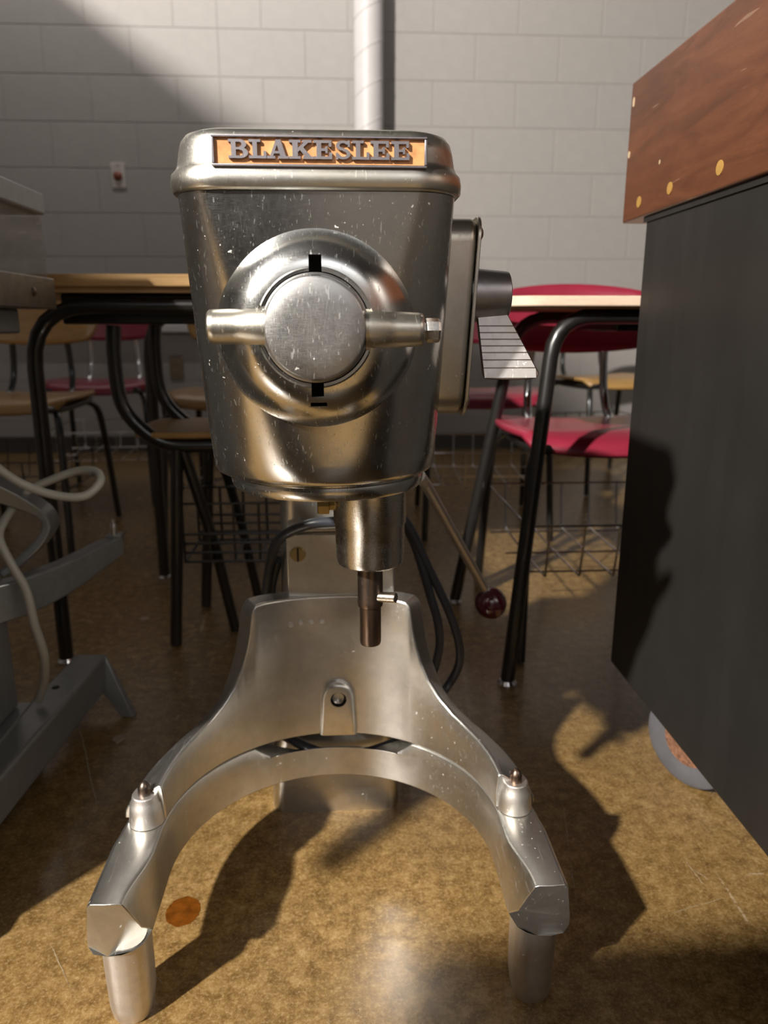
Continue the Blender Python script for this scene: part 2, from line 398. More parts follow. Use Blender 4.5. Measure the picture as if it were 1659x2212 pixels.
# ------------------------------------------------------------------ the mixer
CX, CY = -.015, .673
mx = root('stand_mixer', 'worn aluminium bench mixer with a bowl fork, standing on the floor in the middle', 'mixer', (CX, .80, 0))
def ring_rr(w_, yf, yb, rf, rb, z, cx=CX, nf=14, nb=6):
    out = []
    for (a, b_, r, a0, n) in ((cx+w_-rb, yb-rb, rb, 0, nb), (cx-w_+rb, yb-rb, rb, 90, nb), (cx-w_+rf, yf+rf, rf, 180, nf), (cx+w_-rf, yf+rf, rf, 270, nf)):
        for k in range(n+1):
            t = R(a0+90*k/n); out.append((a+r*cos(t), b_+r*sin(t), z))
    return out
def lerp(a, b_, t): return a+(b_-a)*t
rings = []
for z, ins in ((.5325, .012), (.5332, .006), (.5352, .002), (.5385, 0)):
    rings.append(ring_rr(.0985-ins, .5745+ins, .93-ins, .0975-ins, .05, z))
N = 16
for k in range(1, N+1):
    t = k/N; z = lerp(.5385, .749, t)
    wv = lerp(.0985, .1010, t); yf = lerp(.5745, .5555, t**.8); rf = lerp(.0975, .032, t**.85)
    rings.append(ring_rr(wv, yf, lerp(.93, .95, t), rf, .05, z))
head = obj('head', MB().loft(rings), 'polish', mx, smooth=40)
# cover
rings = []
for z, wv, yf, rf in ((.7492, .0985, .558, .034), (.7495, .1035, .5525, .036), (.7515, .1055, .5508, .038), (.757, .1058, .5505, .038), (.7625, .1050, .5512, .038), (.7655, .1022, .5535, .036), (.769, .1008, .5545, .036),
                     (.778, .0992, .5555, .035), (.7845, .0975, .557, .034), (.7885, .0945, .560, .032), (.7905, .0895, .565, .028), (.7915, .080, .575, .02)):
    rings.append(ring_rr(wv, yf, .95+(wv-.1), rf, .05, z))
obj('top_cover', MB().loft(rings), 'cover', mx, smooth=50)
# nameplate
npx0, npx1, npz0, npz1, NY = -.0850, .0615, .7632, .7832, .5528
plate = obj('nameplate', MB().box(npx0+.001, NY-.0012, npz0+.001, npx1-.001, NY+.0075, npz1-.001), 'orange', mx, label='orange enamel nameplate with raised letters')
fr = MB(); t = .0020
fr.box(npx0, NY-.0034, npz0, npx1, NY+.007, npz0+t*.9); fr.box(npx0, NY-.0034, npz1-t*.9, npx1, NY+.007, npz1)
fr.box(npx0, NY-.0034, npz0+t*.9, npx0+t, NY+.007, npz1-t*.9); fr.box(npx1-t, NY-.0034, npz0+t*.9, npx1, NY+.007, npz1-t*.9)
obj('frame', fr, 'pewter', plate, bevel=.0005)
# slab serif letters in a unit box (x 0..1, y 0..1)
def arc_band(cx, cy, rx, ry, tx, ty, a0, a1, n=14):
    o, i = [], []
    for k in range(n+1):
        a = R(lerp(a0, a1, k/n)); o.append((cx+rx*cos(a), cy+ry*sin(a))); i.append((cx+(rx-tx)*cos(a), cy+(ry-ty)*sin(a)))
    return [[o[k], o[k+1], i[k+1], i[k]] for k in range(n)]
def rc4(x0, y0, x1, y1): return [(x0, y0), (x1, y0), (x1, y1), (x0, y1)]
GL = {}
GL['L'] = [rc4(.22, 0, .48, 1), rc4(0, .86, .68, 1), rc4(0, 0, 1, .15), rc4(.84, .10, 1, .40)]
GL['E'] = [rc4(.16, 0, .42, 1), rc4(0, 0, 1, .15), rc4(0, .85, .97, 1), rc4(.40, .43, .66, .57), rc4(.64, .32, .76, .68), rc4(.82, .66, .97, .88), rc4(.84, .12, 1, .36)]
GL['K'] = [rc4(.14, 0, .38, 1), rc4(0, 0, .50, .14), rc4(0, .86, .50, 1), [(.36, .34), (.36, .56), (.70, .92), (.90, .92)], [(.44, .52), (.60, .64), (1.0, .08), (.72, .08)],
           rc4(.58, .86, .98, 1), rc4(.60, 0, 1.05, .14)]
GL['A'] = [[(.10, .08), (.26, .08), (.56, 1), (.42, 1)], [(.40, 1), (.66, 1), (.92, .08), (.64, .08)], rc4(.26, .27, .74, .40), rc4(-.03, 0, .38, .14), rc4(.52, 0, 1.04, .14)]
GL['B'] = [rc4(.14, 0, .38, 1), rc4(0, 0, .60, .14), rc4(0, .86, .60, 1), rc4(.36, .46, .60, .58)] + arc_band(.56, .74, .36, .26, .24, .14, -90, 90) + arc_band(.58, .29, .42, .29, .26, .14, -90, 90)
GL['S'] = arc_band(.50, .735, .46, .265, .24, .14, 20, 270) + arc_band(.50, .285, .48, .285, .25, .14, -200+20, 90) + [rc4(.80, .66, .94, 1), rc4(.04, 0, .18, .36)]
pl = 1540.-70.
def letter(ch, xa, xb, yo):
    X0 = npx0 + (xa-70)/pl*(npx1-npx0); X1 = npx0 + (xb-70)/pl*(npx1-npx0)
    Z0_, Z1_ = npz0+.0050, npz0+.0050+.0118
    mb = MB(); e = 0
    for poly in GL[ch]:
        e += 1e-6
        q = [(X0+(X1-X0)*p[0], Z0_+(Z1_-Z0_)*p[1]) for p in poly]
        mb.prism(q, lambda p: (p[0], NY-.0036-e, p[1]), lambda p: (p[0], NY-.0008, p[1]))
    obj('letter', mb, 'pewter', plate, smooth=0)
for ch, a, b_ in (('B', 185, 318), ('L', 322, 440), ('A', 448, 585), ('K', 595, 750), ('E', 760, 886), ('S', 908, 1014), ('L', 1022, 1140), ('E', 1148, 1278), ('E', 1290, 1416)):
    letter(ch, a, b_, 0)

# attachment hub
HX, HZ = -.0170, .6565
hub = obj('attachment_hub', MB().lathe([(.076, .600), (.0755, .575), (.0715, .563), (.0675, .5555), (.0645, .5505), (.0605, .5455), (.0560, .5412), (.0510, .5382), (.0460, .5362), (.0415, .5355), (.0405, .5375), (.0385, .5375), (.0385, .60)], (HX, 0, HZ), 'y', 96), 'polish', mx, smooth=50)
cuts = []
for (dx, dz, wv, hv) in ((.0005, .0435, .0088, .0115), (.0005, -.0425, .0088, .0110), (.001, -.0535, .0118, .0030)):
    cuts.append(obj('cutter', MB().box(HX+dx-wv/2, .52, HZ+dz-hv/2, HX+dx+wv/2, .556, HZ+dz+hv/2), 'hole', smooth=0))
hub.data.materials.append(M['hole'])
cut(hub, cuts)
obj('hub_cap', MB().lathe([(.0375, .57), (.0375, .5345), (.0362, .5335), (.0352, .529), (.0345, .5270), (.0330, .5262), (.020, .5258), (.004, .5257)], (HX, 0, HZ), 'y', 80), 'cap', mx, smooth=30, label='scuffed flat round cap in the middle of the hub')
obj('lug', MB().lathe([(.0105, -.0930+.0), (.0118, -.0915), (.0120, -.088), (.0124, -.075), (.0132, -.069), (.0150, -.064), (.0165, -.050)], (0, .5455, HZ+.001), 'x', 28), 'cover', mx, smooth=50)
obj('lug', MB().lathe([(.0165, .018), (.0150, .031), (.0134, .0355), (.0126, .041), (.0118, .056), (.0112, .0590), (.0098, .0598)], (0, .5455, HZ-.001), 'x', 28), 'cover', mx, smooth=50)
obj('thumb_screw', MB().lathe([(.0055, .058), (.0055, .0612), (.0082, .0614), (.0086, .0625), (.0086, .0700), (.0078, .0716), (.004, .0718)], (0, .5455, HZ-.0015), 'x', 8), 'bright', mx, smooth=20, label='small bright six-sided locking screw')
# bottom ring and planetary drive
obj('drip_ring', MB().lathe([(.078, .541), (.0868, .5365), (.0868, .5330), (.0850, .5322), (.0850, .5305), (.0868, .5298), (.0874, .5270), (.0866, .5218), (.0848, .5190), (.070, .5182)], (CX+.002, CY, 0), 'z', 72), 'polish', mx, smooth=30)
SX = .0255
sp = obj('spindle_housing', MB().lathe([(.034, .522), (.034, .480), (.0328, .478), (.0322, .445), (.0310, .4405), (.028, .4385), (.013, .4383)], (SX, CY, 0), 'z', 48), 'bright', mx, smooth=40)
obj('drive_shaft', MB().lathe([(.0122, .445), (.0122, .4020), (.0126, .4000), (.0120, .3955), (.0104, .3950), (.0104, .3580), (.0096, .3555), (.006, .3545)], (SX, CY, 0), 'z', 32), 'dark_steel', sp, smooth=35, label='browned steel drive shaft')
obj('drive_pin', MB().tube([(SX+.004, CY-.004, .4055), (SX+.0240, CY-.014, .4075)], .0052, 14), 'bright', sp, bevel=.0008)
obj('brass_plug', MB().lathe([(.0088, -.0232), (.0098, -.0222), (.0098, -.0125), (.006, -.012), (.006, .004)], (0, CY-.003, .4975), 'x', 6), 'brass', mx, smooth=15, label='brass six-sided plug beside the spindle')
# gear change box on the right flank
GY0, GY1 = .642, .775
gb = MB(); outl = rrect(GY0, GY1, .5815, .7455, .020, 8)
def gx(z): return lerp(.1065, .1155, (z-.58)/.166)
gb.loft([[(.060, y, z) for y, z in outl], [(gx(z)-.004, y, z) for y, z in outl], [(gx(z), GY0+.004+(y-GY0)*.945, .585+(z-.5815)*.96) for y, z in outl]])
gbox = obj('gear_box', gb, 'cover', mx, bevel=.002, smooth=40)
cp = MB(); outl2 = rrect(GY0+.0005, GY1-.0005, .580, .747, .019, 8)
cp.loft([[(gx(z)+.0002, y, z) for y, z in outl2], [(gx(z)+.0032, y, z) for y, z in outl2]])
cpl = obj('gear_plate', cp, 'cover', mx, bevel=.0006)
for y, z in ((GY0+.014, .733), (GY1-.014, .733), (GY0+.014, .594), (GY1-.014, .594)):
    obj('screw', MB().lathe([(.005, .0), (.005, .0022), (.003, .0034)], (gx(z)+.003, y, z), 'x', 14), 'dark_steel', cpl)
KY = .668
kn = obj('gear_knob', MB().lathe([(.0235, .112), (.0222, .122), (.0203, .1440), (.0198, .1462), (.0180, .1472), (.004, .1473)], (0, KY, .6835), 'x', 40), 'grey_metal', mx, smooth=30)
# paddle grip: a tapered slab with cut lines across its face
def pad_pt(u, vv, d):      # u 0..1 left-right, vv 0 top..1 bottom, d depth out of the face
    xl = lerp(.1185, .1225, vv); xr = lerp(.1445, .1735, min(1, vv*1.0)) if vv < .93 else lerp(.1708, .168, (vv-.93)/.07)
    z = lerp(.6690, .6135, vv); y = lerp(KY-.010, KY-.030, vv)
    return (lerp(xl, xr, u), y-d, z-d*.35 - (.0012*(1-(2*u-1)**2) if vv > .9 else 0))
gp = MB(); NV = 14
rows_ = [[pad_pt(u/8, vv/NV, .0) for u in range(9)] for vv in range(NV+1)]
back = [[pad_pt(u/8, vv/NV, -.010) for u in range(9)] for vv in range(NV+1)]
gp.loft([[*r_, *reversed(b_)] for r_, b_ in zip(rows_, back)])
grip = obj('lever_grip', gp, 'dark_steel', kn, bevel=.0012, smooth=40)
gv = [.02, .20, .30, .40, .50, .60, .71, .83, .985]
for a, b_ in zip(gv[:-1], gv[1:]):
    a += .009; b_ -= .009; st = MB()
    st.loft([[pad_pt(u, vv, dd) for u, vv in ((.02, a), (.98, a), (.98, b_), (.02, b_))] for dd in (-.001, .0006)])
    obj('grip_rib', st, 'cast_rough', grip, smooth=0)
# column, slide block and the bowl fork
col = MB(); rings = []
for z, wv in ((.0, .088), (.02, .088), (.10, .083), (.16, .072), (.30, .066), (.54, .062)):
    rings.append(ring_rr(wv, .902-(.088-wv)*.2, 1.10-(.088-wv), .02, .03, z, CX))
col.loft(rings)
obj('column', col, 'cast', mx, smooth=40)
blk = MB().box(-.0690, .856, .300, .0625, .904, .4165)
sl = obj('slide_block', blk, 'cast', mx, bevel=.0025)
obj('slide_cap', MB().box(-.0680, .8585, .4170, .0615, .900, .4215), 'cast', mx, bevel=.001)
scx, scz = -.0545, .3905
sc_ = obj('slotted_screw', MB().lathe([(.0095, .858), (.0095, .8550), (.0087, .8542), (.003, .8542)], (scx, 0, scz), 'y', 24), 'brass', sl, smooth=30)
obj('slot', MB().box(scx-.0011, .8536, scz-.0084, scx+.0011, .8546, scz+.0084), 'hole', sc_, smooth=0)  # dark strip in place of a shaded slot

RI = .1725; YEND = .574
def interp(tab, x):
    x = min(max(x, tab[0][0]), tab[-1][0])
    for (a, va), (b_, vb) in zip(tab[:-1], tab[1:]):
        if x <= b_: return lerp(va, vb, (x-a)/(b_-a) if b_ > a else 0)
    return tab[-1][1]
def sm(a, b_, x):
    t_ = min(1, max(0, (x-a)/(b_-a))); return t_*t_*(3-2*t_)
# station along the U: s = signed angle (deg) from the rear, |s|>90 = straight leg, (|s|-90)*UL metres forward
UL = .0011
def place(s, d):
    a = abs(s); sg = 1 if s >= 0 else -1
    if a <= 90:
        return Vector((CX + sg*sin(R(a))*(RI+d), CY + cos(R(a))*(RI+d), 0))
    return Vector((CX + sg*(RI+d), CY - (a-90)*UL, 0))
# base: U arms, lower casting
LEGMAX = 90 + (CY-YEND)/UL
st_ = [-LEGMAX + i*(LEGMAX*2)/120 for i in range(121)]
rings = []
for s in st_:
    a = abs(s); fwd_ = max(0, (a-90)/(LEGMAX-90))
    zt = .151 - (.046*(1-(a/33.)**2) if a < 33 else 0)
    flare = .0045 + .0125*sm(.25, .95, fwd_)
    wo = lerp(.050, .0560, sm(60, 110, a)); wt = wo-.0075
    sec = [(0.0, .0950), (.006, .0950), (.013, .0950), (.022, .0950), (.034, .0950), (wo-.008, .0950), (wo, .0955), (wo, .106), (wt+.001, zt-.004), (wt-.003, zt), (flare+.016, zt), (flare+.004, zt), (flare, zt-.0015), (flare*.66, .133), (flare*.33, .114)]
    ring = []
    k = sm(.45, 1, fwd_)
    for i, (d, z) in enumerate(sec):
        p = place(s, d); p.z = z
        r_ = .030
        off = (r_-math.sqrt(max(0, r_*r_-(r_-d)**2))) if d < r_ else 0
        if z > .148: off *= .25
        r2 = .016; e_ = wo-d
        if e_ < r2: off += (r2-math.sqrt(max(0, r2*r2-(r2-e_)**2)))*.7
        p.y += off*k
        ring.append(p)
    rings.append(ring)
base = obj('base_fork', MB().loft(rings), 'cast', mx, bevel=.003, smooth=40)
# front feet
for sg in (-1, 1):
    fxc = CX + sg*.1985
    ft = MB(); rings = []
    for z, k in ((.0, .80), (.004, .88), (.018, .97), (.05, 1.0), (.0965, 1.02)):
        ring = []
        for (x, y) in rrect(-.0205*k, .0205*k, -.024*k, .026*k, .0165*k, 6):
            ring.append((fxc + x - sg*.006*(1-z/.0965)*.0, .603 + y + .004*(1-z/.0965), z))
        rings.append(ring)
    obj('foot', ft.loft(rings), 'cast_rough', mx, smooth=50)
# yoke: upper bowl support, high apron at the rear
ZT = [(0, .3385), (27, .3385), (30, .337), (31.5, .330), (32.2, .318), (33, .300), (34.5, .281), (36.5, .263), (40, .243), (45, .226), (52, .213), (60, .206), (72, .199), (88, .190), (95, .184)]
YMAX = 90 + (CY-.690+.022)/UL
YM = 84.5
ss = [0]; s = 0
while s < YM:
    s += (.6 if 26 < s < 40 else 2.0); ss.append(min(s, YM))
ss = [-x for x in reversed(ss[1:])] + ss
rings = []
for s in ss:
    a = abs(s); zt = interp(ZT, a)
    drop = .022*sm(30, 42, a)
    wo = lerp(.040, .047, sm(25, 60, a))
    zi = zt; zo = max(.160, zt-drop)
    sec = [(.0035, .1525), (wo*.5, .1525), (wo+.001, .1525), (wo, lerp(.1525, zo, .5)), (wo-.003, zo-.003), (wo-.008, zo), (.012, zi-.0015), (.008, zi), (.0055, zi-.002), (.0040, lerp(.1525, zi, .55)), ]
    rings.append([(lambda p, z: Vector((p.x, p.y, z)))(place(s, d), z) for d, z in sec])
yoke = obj('bowl_yoke', MB().loft(rings), 'cast', mx, bevel=.002, smooth=42)
# socket boss on the apron
bx, bz = CX+.0055, .2015
pts = [(bx-.0235, .1545), (bx+.0235, .1545)] + [(bx+.0205*cos(R(a)), bz+.004+.0205*sin(R(a))) for a in range(0, 181, 15)]
BYF = .8395
pad = obj('socket_pad', MB().loft([[(x, BYF+.016, z) for x, z in pts], [(x, BYF+.003, z) for x, z in pts], [(bx+(x-bx)*.86, BYF, .1545+(z-.1545)*.96) for x, z in pts]]), 'cast', yoke, bevel=.0018, smooth=40)
ct = obj('cutter', MB().lathe([(.0100, .830), (.0100, .853)], (bx+.001, 0, bz+.003), 'y', 28), 'hole', smooth=0)
pad.data.materials.append(M['hole']); cut(pad, [ct])
obj('socket_bore', MB().lathe([(.0100, .8525), (.0092, .8460), (.0076, .8440), (.0066, .8450), (.0060, .8520)], (bx+.001, 0, bz+.003), 'y', 28, (False, True)), 'bright', yoke)
# bosses with locating pins
for sg in (-1, 1):
    px_, py_ = CX+sg*(.1955 if sg < 0 else .1965), .691
    bs = MB(); rings = []
    for z, k in ((.1515, 1.0), (.165, .93), (.174, .86), (.1765, .76), (.1830, .72), (.1840, .66)):
        ring = []
        for i in range(28):
            t_ = 2*pi*i/28
            ring.append((px_ + .0185*k*cos(t_), py_ + (.0185*k if sin(t_) < 0 else .026*k)*sin(t_) - (0.0), z))
        rings.append(ring)
    bo = obj('pin_boss', bs.loft(rings), 'cast_rough', yoke, bevel=.0012, smooth=45)
    obj('locating_pin', MB().lathe([(.0066, .180), (.0066, .1905), (.0062, .193), (.0040, .1965), (.0020, .1985), (.0008, .1988)], (px_, py_-.001, 0), 'z', 20), 'dark_steel', bo, smooth=50, label='rusty locating pin')
# white rivet heads/dabs on the apron
for x, z in ((-.0645, .3055), (-.0525, .3065), (-.0395, .3062), (-.0265, .3058)):
    rr = (x-CX); yv = CY + math.sqrt((RI+.004)**2 - rr*rr)
    obj('white_dab', MB().lathe([(.0036, .002), (.0031, -.0008), (.0014, -.0018)], (x, yv, z), 'y', 12), 'plate_white', yoke)
# bowl lift lever
lv = obj('lift_lever', MB().tube([(.085, .800, .497), (.1045, .905, .4645), (.2085, 1.03, .278)], .0070, 14), 'cast_rough', mx)
bl = MB(); C0 = Vector((.2235, 1.05, .246)); prof = [(.0245*sin(pi*k/16), -.0245*cos(pi*k/16)) for k in range(1, 16)]
obj('lever_ball', bl.lathe(prof, C0, 'z', 32), 'ball', lv, smooth=60, label='dark maroon ball on the lever end')
# coiled mains cord around the column
def tubepath(pts, r, n=8): return MB().tube(smooth_path(pts, n), r, 10)
cordA = [(.060, .895, .452), (.030, .8475, .4345), (-.011, .8455, .4330), (-.042, .848, .4290), (-.075, .866, .408), (-.092, .905, .368), (-.106, .950, .300), (-.118, .965, .236), (-.125, .985, .185), (-.118, .965, .150),
         (-.100, .915, .128), (-.068, .889, .118), (-.029, .874, .109), (.008, .872, .106), (.050, .878, .113), (.085, .893, .122), (.118, .945, .130), (.150, .985, .142), (.166, .985, .176), (.164, .978, .215), (.146, .968, .270), (.112, .955, .345), (.090, .940, .395), (.060, .920, .440)]
cordB = [(.066, .930, .430), (.095, .950, .375), (.118, .960, .300), (.132, .965, .250), (.135, .975, .205), (.122, .985, .150), (.095, 1.02, .10), (.10, 1.12, .02), (.05, 1.16, .006), (-.08, 1.15, .006), (-.112, 1.06, .10), (-.105, .985, .24), (-.098, .955, .31), (-.084, .915, .365)]
pc = obj('power_cord', tubepath(cordA, .0062), 'cable', mx, smooth=60, label='black mains cord coiled round the column')
obj('cord_turn', tubepath(cordB, .0062), 'cable', pc, smooth=60)

# ------------------------------------------------------------------ grey mixer at the left edge, seen from behind
gm = root('floor_mixer', 'grey painted mixer with boxy steel head at the left edge', 'mixer', (-.62, 1.0, 0))
gw = []
gd = obj('clear_guard', MB().box(-.449, .345, .7275, -.446, 1.218, .8150), 'clear', gm, label='scuffed clear plastic side of the head')
obj('guard_end', MB().box(-1.32, 1.2185, .7275, -.449, 1.2215, .8150), 'clear', gd)
obj('guard_end', MB().box(-1.32, .3405, .7275, -.449, .3435, .8150), 'clear', gd)
obj('guard_side', MB().box(-1.323, .345, .7275, -1.320, 1.218, .8150), 'clear', gd)
obj('head_lid', MB().box(-1.34, .325, .8155, -.436, 1.206, .846), 'grey_paint', gm, bevel=.003)
obj('head_band', MB().box(-1.335, .33, .681, -.440, 1.226, .7268), 'steel_sheet', gm, bevel=.002)
obj('under_housing', MB().box(-1.25, .40, .645, -.480, 1.18, .6808), 'grey_paint', gm, bevel=.004)
obj('column', MB().loft([[(-.80, .60, z), (-.486, .60, z), (-.486, 1.032, z), (-.80, 1.032, z)] for z in (.106, .645)]), 'grey_paint', gm, bevel=.006)
obj('screw', MB().lathe([(.006, .0), (.006, .002), (.003, .004)], (-.4405, 1.14, .704), 'x', 12), 'dark_steel', gm)
obj('shadow_rod', MB().tube(smooth_path([(-.462, .345, .70), (-.462, .342, .64), (-.464, .340, .58), (-.466, .338, .52)], 4), .019, 14), 'dark_steel', gm, smooth=60)  # unseen rod added to cast the finger-shaped floor shadow
# folded sheet base leg with its bent foot
d0, d1 = Vector((-.452, .62, 0)), Vector((-.412, 1.211, 0))
lw = .055
leg = MB(); th = .003
def beam(P, z0, z1, wv):
    n = (d1-d0).normalized(); nn = Vector((-n.y, n.x, 0))
    return [P + Vector((0, 0, z0)), P + Vector((0, 0, z1)), P + nn*wv + Vector((0, 0, z1)), P + nn*wv + Vector((0, 0, z0))]
leg.loft([beam(d0, .042, .104, lw), beam(d1, .042, .104, lw)])
bleg = obj('base_leg', leg, 'grey_paint', gm, bevel=.006, seg=3)
nn = Vector((-(d1-d0).normalized().y, (d1-d0).normalized().x, 0))
ft = MB(); a0 = d1 - (d1-d0).normalized()*.008; out = Vector((.047, -.028, 0))
def fpt(P, z): return Vector((P.x, P.y, z))
ft.loft([[fpt(a0, .100), fpt(a0+nn*lw, .100), fpt(a0+nn*lw+Vector((0, .006, 0)), .104), fpt(a0+Vector((0, .006, 0)), .104)],
         [fpt(a0+out, 0), fpt(a0+out+nn*.020, 0), fpt(a0+out+nn*.020+Vector((.004, .012, 0)), 0), fpt(a0+out+Vector((.004, .012, 0)), 0)]])
obj('leg_foot', ft, 'grey_paint', bleg, bevel=.002)
obj('leg_hole', MB().lathe([(.006, .1036), (.006, .1046)], (-.455, 1.09, 0), 'z', 18), 'hole', bleg)  # dark disc in place of a shaded hole
obj('base_plate', MB().box(-.82, .64, .0, -.470, 1.045, .1055), 'grey_paint', gm, bevel=.004)
# bowl arm with its pin
arm = MB(); cl = smooth_path([(-.490, 1.000, .305), (-.462, 1.025, .306), (-.436, 1.062, .307), (-.410, 1.115, .309), (-.388, 1.175, .312), (-.366, 1.212, .316)], 6)
rings = []
for i, p in enumerate(cl):
    t_ = i/(len(cl)-1); tg = (cl[min(i+1, len(cl)-1)] - cl[max(0, i-1)]).normalized(); nn2 = Vector((-tg.y, tg.x, 0)).normalized()
    wv = .026; hh = lerp(.058, .030, t_**2)
    rings.append([p + Vector((0, 0, -hh)), p, p + nn2*wv, p + nn2*wv + Vector((0, 0, -hh))])
ga = obj('bowl_arm', arm.loft(rings), 'grey_paint', gm, bevel=.003)
pe = cl[-3] + Vector((-.010, .010, 0))
obj('pin_seat', MB().box(pe.x-.012, pe.y-.010, pe.z-.004, pe.x+.014, pe.y+.014, pe.z+.004), 'grey_paint', ga, bevel=.001)
obj('arm_pin', MB().lathe([(.0050, 0), (.0050, .016), (.0040, .018), (.0040, .026), (.002, .0275)], (pe.x, pe.y, pe.z+.003), 'z', 14), 'bright', ga)
# curved bracket that carries the arm
br = MB(); cl = smooth_path([(-.530, 1.03, .480), (-.490, 1.045, .445), (-.458, 1.06, .418), (-.434, 1.07, .392), (-.430, 1.075, .366), (-.447, 1.07, .338), (-.476, 1.06, .312), (-.495, 1.05, .300)], 6)
rings = []
for i, p in enumerate(cl):
    tg = (cl[min(i+1, len(cl)-1)] - cl[max(0, i-1)]).normalized(); up_ = Vector((0, 1, 0)); nrm = tg.cross(up_).normalized()
    t_ = i/(len(cl)-1); wv = lerp(.034, .012, sm(0, .5, t_))
    rings.append([p, p + nrm*-wv, p + nrm*-wv + up_*.04, p + up_*.04])
obj('arm_bracket', br.loft(rings), 'grey_paint', gm, bevel=.003)
gc = [(-.53, .985, .530), (-.480, 1.0, .490), (-.442, 1.02, .449), (-.400, 1.03, .428), (-.362, 1.035, .425), (-.343, 1.05, .441), (-.355, 1.075, .452), (-.388, 1.09, .450), (-.424, 1.09, .438), (-.455, 1.085, .424), (-.474, 1.075, .405),
      (-.480, 1.04, .385), (-.478, 1.02, .368), (-.462, 1.01, .335), (-.444, 1.005, .298), (-.436, 1.000, .249), (-.430, 1.005, .199), (-.443, 1.025, .148), (-.460, 1.035, .112)]
obj('power_cord', tubepath(gc, .0062), 'grey_cable', gm, smooth=60, label='pale grey mains cord with one loop')

# ------------------------------------------------------------------ work bench on the right
wbn = root('work_bench', 'rolling work bench with dark steel side and thick stained wooden top', 'work bench', (.80, .30, 0))
bxx, b_end = .400, 1.094
top = obj('bench_top', MB().box(bxx, -.55, .796, 1.25, b_end, .975), 'bench_wood', wbn, bevel=.0025, label='thick reddish brown wooden top')
obj('side_panel', MB().box(bxx+.006, -.50, .158, 1.20, 1.022, .7955), 'panel', wbn, bevel=.003)
obj('under_lip', MB().box(bxx+.004, -.51, .789, 1.21, 1.026, .7958), 'panel', wbn)
for y, z, ry, rz in ((.820, .818, .0075, .0085), (.942, .818, .0070, .0080), (1.037, .8165, .0070, .0085)):
    obj('wood_plug', MB().lathe([(ry, .001), (ry, -.0006)], (bxx, y, z), 'x', 24), 'plug', top, label='round yellow wood plug')
for y, z, a, b_ in ((1.083, .949, .004, .007), (1.086, .884, .004, .006), (.979, .854, .0018, .0032), (.70, .90, .001, .004)):
    pts = [(y+a*cos(2*pi*k/9)*random.uniform(.7, 1.1), z+b_*sin(2*pi*k/9)*random.uniform(.7, 1.1)) for k in range(9)]
    obj('bare_chip', MB().prism(pts, lambda p: (bxx+.001, p[0], p[1]), lambda p: (bxx-.0005, p[0], p[1])), 'chip', top)
def turned(mb, x, y, ang):
    c_, s_ = cos(ang), sin(ang)
    mb.v = [(x+(p[0]-x)*c_-(p[1]-y)*s_, y+(p[0]-x)*s_+(p[1]-y)*c_, p[2]) for p in mb.v]; return mb
for x, y in ((.508, .940), (.508, -.35), (1.10, .940), (1.10, -.35)):
    A = R(30); zc = .0711
    cs = obj('caster', MB().box(x-.030, y-.035, .1545, x+.035, y+.035, .1585).lathe([(.024, .140), (.024, .1545)], (x, y, 0), 'z', 20), 'steel_sheet', wbn)
    obj('wheel', turned(MB().lathe([(.046, -.014), (.062, -.0155), (.0695, -.012), (.071, 0), (.0695, .012), (.062, .0155), (.046, .014)], (x, y, zc), 'x', 40), x, y, A), 'wheel', cs, smooth=40)
    obj('wheel_hub', turned(MB().lathe([(.0475, -.0120), (.045, -.0125), (.028, -.0165), (.012, -.0180), (.012, .018), (.028, .0165), (.0475, .012)], (x, y, zc), 'x', 32), x, y, A), 'rust', cs, smooth=40, label='rusty wheel disc')
    obj('wheel_fork', turned(MB().box(x+.0185, y-.020, .050, x+.0220, y+.020, .145), x, y, A), 'steel_sheet', cs)

# ------------------------------------------------------------------ desks and chairs
def bent(pts, r, rad=.06, n=6):
    P = [Vector(p) for p in pts]; out = [P[0]]
    for i in range(1, len(P)-1):
        a = (P[i-1]-P[i]); b_ = (P[i+1]-P[i]); rr = min(rad, a.length*.49, b_.length*.49)
        p0 = P[i]+a.normalized()*rr; p1 = P[i]+b_.normalized()*rr
        for k in range(n+1):
            t_ = k/n; out.append(p0*(1-t_)**2 + P[i]*2*t_*(1-t_) + p1*t_*t_)
    out.append(P[-1]); return MB().tube(out, r, 14)
def top_mb(x0, x1, y0, y1, z0, z1, r):
    return MB().prism(rrect(x0, x1, y0, y1, r, 8), lambda p: (p[0], p[1], z0), lambda p: (p[0], p[1], z1))
# left desk
ld = root('desk', 'wooden desk with black tube legs behind the grey mixer and the shaded wall', 'desk', (-.1, 1.65, 0))
obj('desk_top', top_mb(-.72, .16, 1.36, 1.95, .7215, .7425, .04), 'desk_wood', ld, bevel=.002)
obj('top_underside', top_mb(-.70, .14, 1.375, 1.93, .7120, .7213, .04), 'desk_wood', ld)
obj('apron', MB().box(-.505, 1.425, .658, .08, 1.86, .7118), 'black_tube', ld, bevel=.004)
for y, x0, x1 in ((1.40, -.556, .055), (1.90, -.475, .055)):
    lf = obj('leg_frame', bent([(x0, y, .004), (x0+.004, y, .690), (x1, y, .690), (x1+.004, y, .004)], .0140, .11), 'black_tube', ld, smooth=60)
    for x in (x0, x1+.004):
        obj('glide', MB().lathe([(.017, 0), (.018, .006), (.014, .012)], (x, y, 0), 'z', 16), 'chrome', lf)
